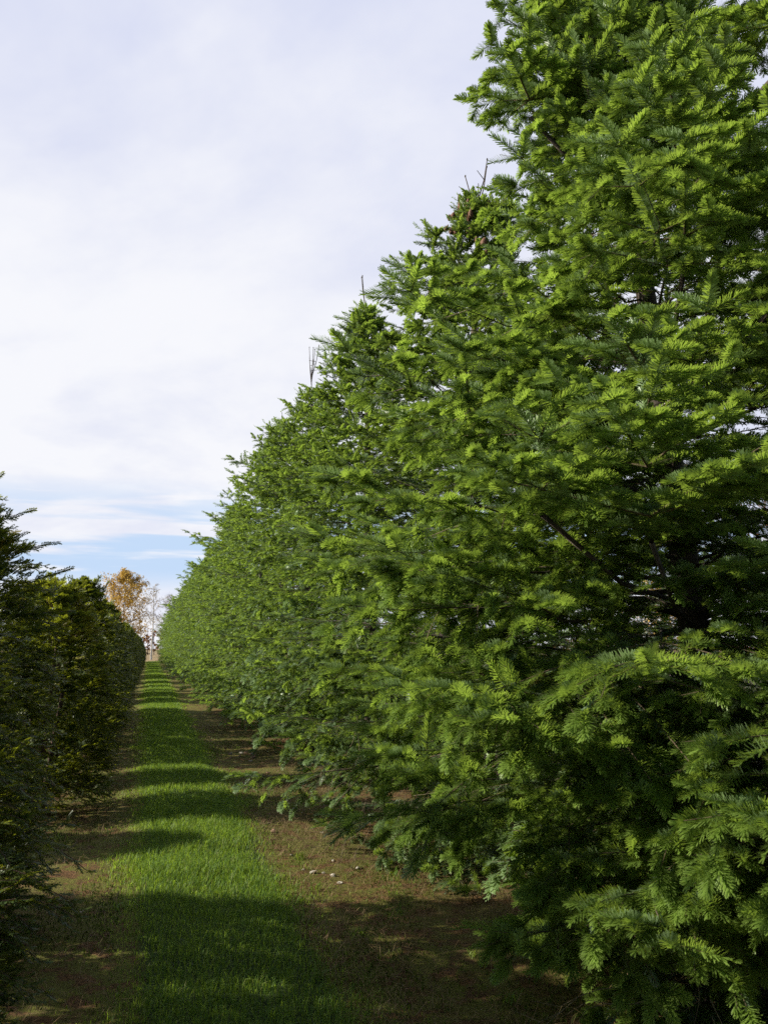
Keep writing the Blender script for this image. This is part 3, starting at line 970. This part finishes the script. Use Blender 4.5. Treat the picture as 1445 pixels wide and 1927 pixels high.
# ------------------------------------------------------------------ yews
def yew(seed, H, R, nspray, n_, wd, whips=(), top_whips=8, young=.10, bulge=.42, bronze=.08):
    rng = np.random.default_rng(seed)
    tb, cb = Buf(), Buf()
    UP = np.array([0, 0, 1.])
    for k in range(5):
        a = k * 1.26 + rng.normal(0, .2)
        e = np.array([math.cos(a) * R * .45, math.sin(a) * R * .45, H * rng.uniform(.7, .9)])
        s = np.array([math.cos(a) * .05, math.sin(a) * .05, -.05])
        polytube(tb, [s, s * .4 + e * .35, e * .7, e], [.035, .028, .018, .006], 6)
    P, D, U, L, T = [], [], [], [], []
    p0s, p1s = [], []
    def rprof(g):
        return R * np.interp(g, [0, .05, .2, bulge, .7, .88, .97, 1.0], [.72, .84, .95, 1.0, .86, .58, .30, .12])
    g = rng.beta(1.15, 1.12, nspray)
    az = rng.uniform(0, 2 * np.pi, nspray)
    lobes = 1 + .10 * np.sin(3 * az + 5 * g + seed) + .07 * np.sin(7 * az - 9 * g)
    rr = rprof(g) * lobes * np.where(rng.random(nspray) < .80, rng.uniform(.74, .95, nspray), rng.uniform(.30, .75, nspray))
    h = np.stack([np.cos(az), np.sin(az), np.zeros(nspray)], 1)
    base = h * rr[:, None] + UP * (g * H * .97 + .03)[:, None]
    el = np.radians(rng.normal(22, 18, nspray) + 45 * np.clip(g - .55, 0, 1) / .45)
    dd = nrm(h * np.cos(el)[:, None] + UP * np.sin(el)[:, None] + rng.normal(0, .25, (nspray, 3)))
    sl = rng.uniform(.13, .27, nspray)
    outer = (rr / (rprof(g) * lobes))
    tint = np.clip(rng.normal(young, .14, nspray) + .22 * (outer > .86) + .30 * np.clip(g - .72, 0, 1) * rng.random(nspray) * 3, 0, 1)  # sunlit tops and backlit outer sprays painted in as lighter tint
    tint = np.where((g > .74) & (rng.random(nspray) < bronze), 2.0, np.where(rng.random(nspray) < .03, 2.0, tint))
    side0 = nrm(np.cross(UP, dd))
    upv = nrm(np.cross(dd, side0))
    def spray(base, dd, side, upv, sl, tint, nodes=6):
        m = len(base)
        cur = base
        for j in range(nodes):
            v0, v1 = j / nodes, (j + 1) / nodes
            def at(v): return base + dd * (sl * v)[:, None] - UP * (.42 * sl * v * v)[:, None]
            a0, a1 = at(v0), at(v1)
            P.append(a0); D.append(a1 - a0); U.append(upv); L.append(sl / nodes * 1.05); T.append(tint)
            p0s.append(a0); p1s.append(a1)
            sg = np.where(rng.random(m) < .5, 1., -1.) if j % 2 else np.where(rng.random(m) < .5, -1., 1.)
            for s_ in (1, -1):
                ok = rng.random(m) < .72
                an = np.radians(rng.normal(48, 8, m))
                ds = nrm(dd * np.cos(an)[:, None] + side * (np.sin(an) * s_)[:, None] + upv * rng.normal(-.08, .14, m)[:, None])
                ln_ = sl * (1 - v1 * .75) * rng.uniform(.3, .55, m)
                P.append(a1[ok]); D.append(ds[ok]); U.append(upv[ok]); L.append(np.clip(ln_[ok], .03, .13)); T.append(np.clip(tint[ok] + .08, 0, 2))
    spray(base, dd, side0, upv, sl, tint, 5)
    # long arching whips
    wl = list(whips)
    for k in range(top_whips):
        a = rng.uniform(0, 6.28)
        r0 = R * rng.uniform(.1, .55)
        wl.append(((math.cos(a) * r0, math.sin(a) * r0, H * rng.uniform(.82, .97)), (math.cos(a) * rng.uniform(.15, .7), math.sin(a) * rng.uniform(.15, .7), 1.0), rng.uniform(.22, .46)))
    for (p, dv, ln_) in wl:
        p = np.array(p, float); dv = np.array(dv, float); dv /= np.linalg.norm(dv)
        ns = max(4, int(ln_ / .05))
        out_ = np.array([dv[0], dv[1], 0]); out_ = out_ / (np.linalg.norm(out_) + 1e-6)
        cur = p.copy(); d0 = dv.copy()
        for j in range(ns):
            d0 = nrm(d0 + out_ * .035 - UP * .010 + rng.normal(0, .035, 3))
            nx = cur + d0 * ln_ / ns
            sd = nrm(np.cross(UP, d0)); uv = nrm(np.cross(d0, sd))
            uv = nrm(uv * .6 + sd * rng.choice([-.8, .8])); sd = nrm(np.cross(uv, d0))
            P.append(cur[None]); D.append(d0[None]); U.append(uv[None]); L.append(np.array([ln_ / ns * 1.05])); T.append(np.array([young * .8]))
            p0s.append(cur[None]); p1s.append(nx[None])
            fr = j / ns
            if fr < .62:
                for s_ in (1, -1):
                    if rng.random() < .62:
                        ds = nrm(d0 * .75 + sd * s_ * .62 + uv * rng.normal(0, .15))
                        P.append(nx[None]); D.append(ds[None]); U.append(uv[None]); L.append(np.array([ln_ * (.62 - fr) * .5 + .03])); T.append(np.array([young]))
            cur = nx
    P = np.concatenate(P); D = np.concatenate(D); U = np.concatenate(U); L = np.concatenate(L); T = np.concatenate(T)
    ok = P[:, 2] > .03
    P, D, U, L, T = P[ok], D[ok], U[ok], L[ok], T[ok]
    # needles per shoot go with its length: short and long templates
    for lo, hi, k in ((0, .05, .6), (.05, .09, 1.0), (.09, 9, 1.6)):
        s_ = (L >= lo) & (L < hi)
        tm = [needle_template(rng, max(4, int(n_ * k)), .021, wd, flat=1, a0=62, a1=40, tri=True) for _ in range(4)]
        put_shoots(cb, tm, rng, P[s_], D[s_], U[s_], L[s_], T[s_], curl=rng.normal(-.08, .1, s_.sum()))
    tubes(cb, np.concatenate(p0s), np.concatenate(p1s), .0022, .0016, 3, mat=1)
    print('yew', seed, len(P))
    return tb, cb


YX = -1.02
def near_yew(seed, x, y, H, R, label, **kw):
    r = empty('yew_tree', (x, y, 0))
    tag(r, label, 'tree', 'clipped yews left of the path')
    tb, cb = yew(seed, H, R, **kw)
    tb.obj('trunk', [M_YBARK], r); cb.obj('crown', [M_YEW, M_YBARK], r)
    return r
near_yew(101, -1.07, 3.35, 2.02, .62, 'dark yew nearest the camera, its twigs filling the lower left corner', nspray=1700, n_=28, wd=.0062, top_whips=2)
whipsB = [((.10, -.05, 2.15), (.75, .0, .55), 0.43), ((.18, .0, 2.0), (.8, .05, .42), 0.47), ((.25, .0, 1.85), (.9, 0, .38), 0.48), ((.30, -.05, 1.70), (.9, 0, .30), 0.45),
          ((.30, .05, 1.62), (.95, 0, .22), 0.39), ((.05, 0, 2.25), (.5, 0, .8), 0.39), ((.33, 0, 1.52), (1., 0, .12), 0.36), ((.2, -.1, 2.05), (.7, -.1, .6), 0.31),
          ((.28, .1, 1.78), (.85, .1, .5), 0.31), ((.36, -.1, 1.6), (.9, -.1, .3), 0.28)]
near_yew(103, -1.15, 5.15, 2.42, .58, 'tall ragged yew at the left edge with long feathery shoots against the sky', nspray=1700, n_=28, wd=.0062, whips=whipsB, top_whips=6)
near_yew(107, -.98, 8.85, 2.16, .62, 'broad dark yew with bronzed upper twigs and thin wispy shoots on top', nspray=1700, n_=22, wd=.0085, top_whips=16, young=.16, bronze=.42)
near_yew(109, -1.06, 10.65, 1.88, .50, 'dark yew directly behind the broad bronzed one', nspray=1400, n_=15, wd=.011, top_whips=6)
def far_yew(seed, H, R):
    r = empty('yew_tree', (YX, 12, 0))
    tb, cb = yew(seed, H, R, nspray=1200, n_=10, wd=.020, top_whips=5, young=.12)
    tb.obj('trunk', [M_YBARK], r); cb.obj('crown', [M_YEW, M_YBARK], r)
    return r
yp = [far_yew(113, 2.1, .54), far_yew(127, 2.3, .56), far_yew(131, 2.0, .52)]
y = 12.35
i = 0
order = [0, 1, 2]
while y < 101:
    if i < 3: o = yp[order[i]]
    else: o = copy_tree(yp[int(rng.integers(0, 3))])
    o.location = (YX + rng.normal(0, .05), y, 0)
    o.rotation_euler = (0, 0, rng.uniform(0, 6.28))
    s = rng.uniform(.80, 1.12)
    o.scale = (s, s, rng.uniform(.84, 1.14))
    tag(o, 'distant dark yew in the far stretch of the left row', 'tree', 'far yews in the left row')
    y += rng.choice([1.05, 1.35, 1.8, 3.3], p=[.38, .27, .17, .18]) * rng.uniform(.9, 1.1)
    i += 1
for (x, y, k) in ((-2.9, 3.0, 0), (-2.85, 4.6, 1), (-2.9, 5.95, 0), (-2.9, 7.75, 2), (-2.9, 11.2, 1)):  # unseen yews added behind the row, set where they shade path and soil
    o = copy_tree(yp[k]); o.location = (x, y, 0); o.rotation_euler = (0, 0, x * 7 + y)
    tag(o, 'unseen second-row yew, added to shade the path and soil', 'tree', 'unseen yews added for shade')
o = copy_tree(yp[1]); o.location = (YX - .05, 1.5, 0); tag(o, 'yew just beside the viewer at the near end of the left row', 'tree', 'clipped yews left of the path')


# ------------------------------------------------------------------ far broadleaf trees
def broadleaf(name, loc, H, R, label, leafm, barkm, nleaf, lsize, seed, trunk_r=.2, clear=.25, density_twigs=1.0, young=.5):
    rng = np.random.default_rng(seed)
    root = empty(name, loc)
    tag(root, label, 'tree')
    tb, cb = Buf(), Buf()
    tips = []
    zz = np.linspace(-.1, H * .93, 12)
    bend = np.cumsum(rng.normal(0, H * .006, (12, 2)), 0)
    ax = np.concatenate([bend, zz[:, None]], 1)
    polytube(tb, ax, trunk_r * (1 - zz / H * .95) ** 1.0 + .012, 8)
    nb = int(26 * density_twigs)
    for k in range(nb):
        f = clear + (1 - clear) * (k + rng.random()) / nb * .95
        p = np.array([np.interp(f * H, zz, ax[:, 0]), np.interp(f * H, zz, ax[:, 1]), f * H])
        a = k * 2.4 + rng.normal(0, .4)
        l = R * math.sin(math.pi * min(1, (.18 + .82 * (f - clear) / (1 - clear)) ** .8)) * rng.uniform(.75, 1.15) + .3
        dv = np.array([math.cos(a), math.sin(a), rng.uniform(.35, .9)]); dv /= np.linalg.norm(dv)
        pts = [p]
        for s in range(5):
            dv = nrm(dv + rng.normal(0, .16, 3) + [0, 0, .05])
            pts.append(pts[-1] + dv * l / 5)
        polytube(tb, pts, np.linspace(trunk_r * .30 * (1 - f * .6), .012, 6), 5)
        for s in range(1, 6):
            for t in range(4):
                d2 = nrm(dv + rng.normal(0, .7, 3))
                l2 = l * rng.uniform(.18, .40)
                e = pts[s] + d2 * l2
                polytube(tb, [pts[s], pts[s] + d2 * l2 * .55 + rng.normal(0, .03 * l2, 3), e], [.022, .014, .007], 4)
                tips.append(e); tips.append(pts[s] + d2 * l2 * .6)
                for u in range(2):
                    d3 = nrm(d2 + rng.normal(0, .6, 3)); e3 = e + d3 * l2 * .6
                    tubes(tb, [e], [e3], .009, .005, 3)
                    tips.append(e3)
    tb.obj('trunk', [barkm], root)
    if nleaf:
        tips = np.array(tips)
        tw = rng.random(len(tips)) ** 1.5; tw /= tw.sum()
        c = tips[rng.choice(len(tips), nleaf, p=tw)] + rng.normal(0, lsize * 1.4, (nleaf, 3))
        nn_ = nrm(rng.normal(0, 1, (nleaf, 3)) + [0, 0, .5]); t1 = nrm(np.cross(nn_, rng.normal(0, 1, (nleaf, 3)))); t2 = np.cross(nn_, t1)
        s = lsize * rng.uniform(.6, 1.2, nleaf)[:, None]
        V = np.stack([c - t1 * s, c - t2 * s * .55, c + t1 * s, c + t2 * s * .55], 1)
        cb.add(V, Q=np.arange(4 * nleaf).reshape(-1, 4), tint=np.repeat(np.clip(rng.normal(young, .25, nleaf), 0, 1), 4))
        cb.obj('crown', [leafm], root)
    return root


broadleaf('autumn_tree', (-3.8, 132, 0), 13.2, 3.9, 'golden orange autumn tree standing beyond the end of the path', M_AUTUMN, M_GREYBARK, 8000, .16, 3, .18, .22)
broadleaf('birch_tree', (.35, 118, 0), 10.5, 2.0, 'slender leafless birch with a pale trunk at the end of the path', M_RUST, M_BIRCH, 60, .10, 5, .12, .35, .55)
broadleaf('bare_tree', (-9.5, 150, 0), 13.0, 4.0, 'leafless grey tree left of the golden one', M_RUST, M_GREYBARK, 150, .12, 7, .16, .2, 1.3)
broadleaf('bare_tree', (2.8, 160, 0), 11.5, 3.0, 'leafless tree in the distance right of the pale birch', M_RUST, M_GREYBARK, 120, .12, 13, .14, .2, 1.0)
broadleaf('autumn_tree', (25.5, 27.5, 0), 8.8, 2.6, 'rusty half-bare autumn tree glimpsed through the gaps at the right edge', M_RUST, M_GREYBARK, 1800, .10, 17, .12, .2)
broadleaf('autumn_tree', (20.5, 30, 0), 4.2, 1.6, 'low orange autumn tree glimpsed right of the nearest fir trunk', M_AUTUMN, M_GREYBARK, 900, .10, 19, .10, .2)

# far wood along the field: one brown mass
rng = np.random.default_rng(31)
fb = Buf()
m = 15000
fx = rng.uniform(-160, 260, m)
top = 4.2 + 1.5 * np.sin(fx * .11) + 1.0 * np.sin(fx * .37 + 1)
fz = rng.random(m) ** .8 * top
fy = 205 + rng.uniform(0, 8, m) - fx * .15
c = np.stack([fx, fy, fz + .2], 1)
nn_ = nrm(rng.normal(0, 1, (m, 3))); t1 = nrm(np.cross(nn_, rng.normal(0, 1, (m, 3)))); t2 = np.cross(nn_, t1)
s = rng.uniform(.25, .6, m)[:, None]
fb.add(np.stack([c - t1 * s, c - t2 * s * .6, c + t1 * s, c + t2 * s * .6], 1), Q=np.arange(4 * m).reshape(-1, 4), tint=np.repeat(rng.random(m), 4))
k = 500
sx = rng.uniform(-160, 260, k); sy = 207 - sx * .15
tubes(fb, np.stack([sx, sy, np.zeros(k)], 1), np.stack([sx + rng.normal(0, .5, k), sy, rng.uniform(4, 7.5, k)], 1), .09, .03, 4, mat=1)
tag(fb.obj('far_wood', [M_RUST, M_GREYBARK]), 'low russet wood along the far side of the field', 'wood', kind='stuff')


# ------------------------------------------------------------------ stones and fallen twigs
def stone(seed, x, y, r, mat, label, group, flat=.55):
    rng = np.random.default_rng(seed)
    import bmesh
    bm = bmesh.new()
    bmesh.ops.create_icosphere(bm, subdivisions=2, radius=1.0)
    ph = rng.uniform(0, 6, 6)
    for v in bm.verts:
        c = v.co
        k = 1 + .22 * math.sin(2.3 * c.x + ph[0]) + .18 * math.sin(3.1 * c.y + ph[1]) + .14 * math.sin(4.2 * c.z + ph[2] + c.x * 2)
        v.co = Vector((c.x * r * k * 1.15, c.y * r * k * .9, c.z * r * k * flat))
    me = bpy.data.meshes.new('stone')
    bm.to_mesh(me); bm.free()
    me.materials.append(mat)
    o = bpy.data.objects.new('stone', me)
    COL.objects.link(o)
    o.location = (x, y, float(gh(x, y)) + r * flat * .55)
    o.rotation_euler = (rng.normal(0, .2), rng.normal(0, .2), rng.uniform(0, 6))
    return tag(o, label, 'stone', group)

G1 = 'pale stones on the soil right of the grass'
for k, (x, y, r, lab) in enumerate([
        (1.17, 6.02, .024, 'biggest pale stone in the sunlit scatter right of the grass'),
        (1.29, 5.93, .020, 'pale stone just right of the biggest one on sunlit soil'),
        (1.38, 6.34, .014, 'small pale stone farthest back in the sunlit scatter'),
        (1.51, 6.10, .022, 'rounded pale stone nearest the second fir in the scatter'),
        (1.12, 6.11, .012, 'tiny pale stone touching the grass edge beside the biggest one'),
        (1.30, 5.74, .017, 'reddish pale stone nearest the camera in the scatter'),
        (1.11, 6.55, .014, 'lone pale stone beside the grass behind the scatter'),
        (1.24, 6.00, .011, 'tiny pale chip between the two larger pale stones'),
        (1.48, 7.24, .016, 'small pale stone in shade under the second fir')]):
    stone(200 + k, x, y, r, M_STONE, lab, G1)
stone(230, 1.08, 7.35, .026, M_CLOD, 'dark brown stone beside the grass, left of the second fir', None)
stone(231, -.47, 5.84, .012, M_STONE, 'small pale stone on the dark soil left of the grass', None)
stone(232, -.32, 5.53, .011, M_STONE, 'tiny pale stone by the mossy patch left of the grass', None)
rng = np.random.default_rng(55)
G2 = 'brown stones piled by the fir row'
for k in range(12):
    stone(250 + k, 1.36 + rng.normal(0, .10), 12.7 + rng.normal(0, .18), rng.uniform(.018, .034), M_CLOD if k % 3 else M_STONE,
          'small brown stone in the farther heap beside the third fir' if k % 3 else 'pale stone in the farther brown heap beside the third fir', G2 if k % 3 else 'pale stones in the farther heap')
for k in range(12):
    stone(270 + k, 1.44 + rng.normal(0, .13), 10.5 + rng.normal(0, .12), rng.uniform(.016, .03), M_CLOD,
          'small brown stone in the nearer heap left of the second fir', 'brown stones in the nearer heap')

def fallen_twig(seed, x, y, az, ln_, label, mat=None):
    rng = np.random.default_rng(seed)
    tbf = Buf()
    pts = [np.array([0., 0, .012])]
    dd = np.array([math.cos(az), math.sin(az), .05])
    for s in range(6):
        dd = nrm(dd + rng.normal(0, .18, 3) * [1, 1, .25])
        pts.append(pts[-1] + dd * ln_ / 6)
        pts[-1][2] = max(.008, pts[-1][2])
        if s in (1, 3, 4):
            e = nrm(dd + rng.normal(0, .7, 3) * [1, 1, .5] + [0, 0, .15])
            polytube(tbf, [pts[-1], pts[-1] + e * ln_ * .22], [.0035, .0018], 4)
    polytube(tbf, pts, np.linspace(.006, .002, 7), 5)
    o = tbf.obj('fallen_twig', [mat or M_DEAD])
    o.location = (x, y, float(gh(x, y)))
    return tag(o, label, 'twig')
fallen_twig(1, -.72, 7.0, .3, .34, 'dead forked twig lying on the dark soil left of the grass')
fallen_twig(2, 1.32, 8.05, .1, .26, 'pale stick on the soil under the second fir')
fallen_twig(3, 1.05, 7.6, 1.2, .22, 'small broken twig with spikes at the right grass edge')
fallen_twig(4, 1.75, 2.75, .5, .40, 'dry stalk lying below the nearest fir at lower right')
print('scene built')
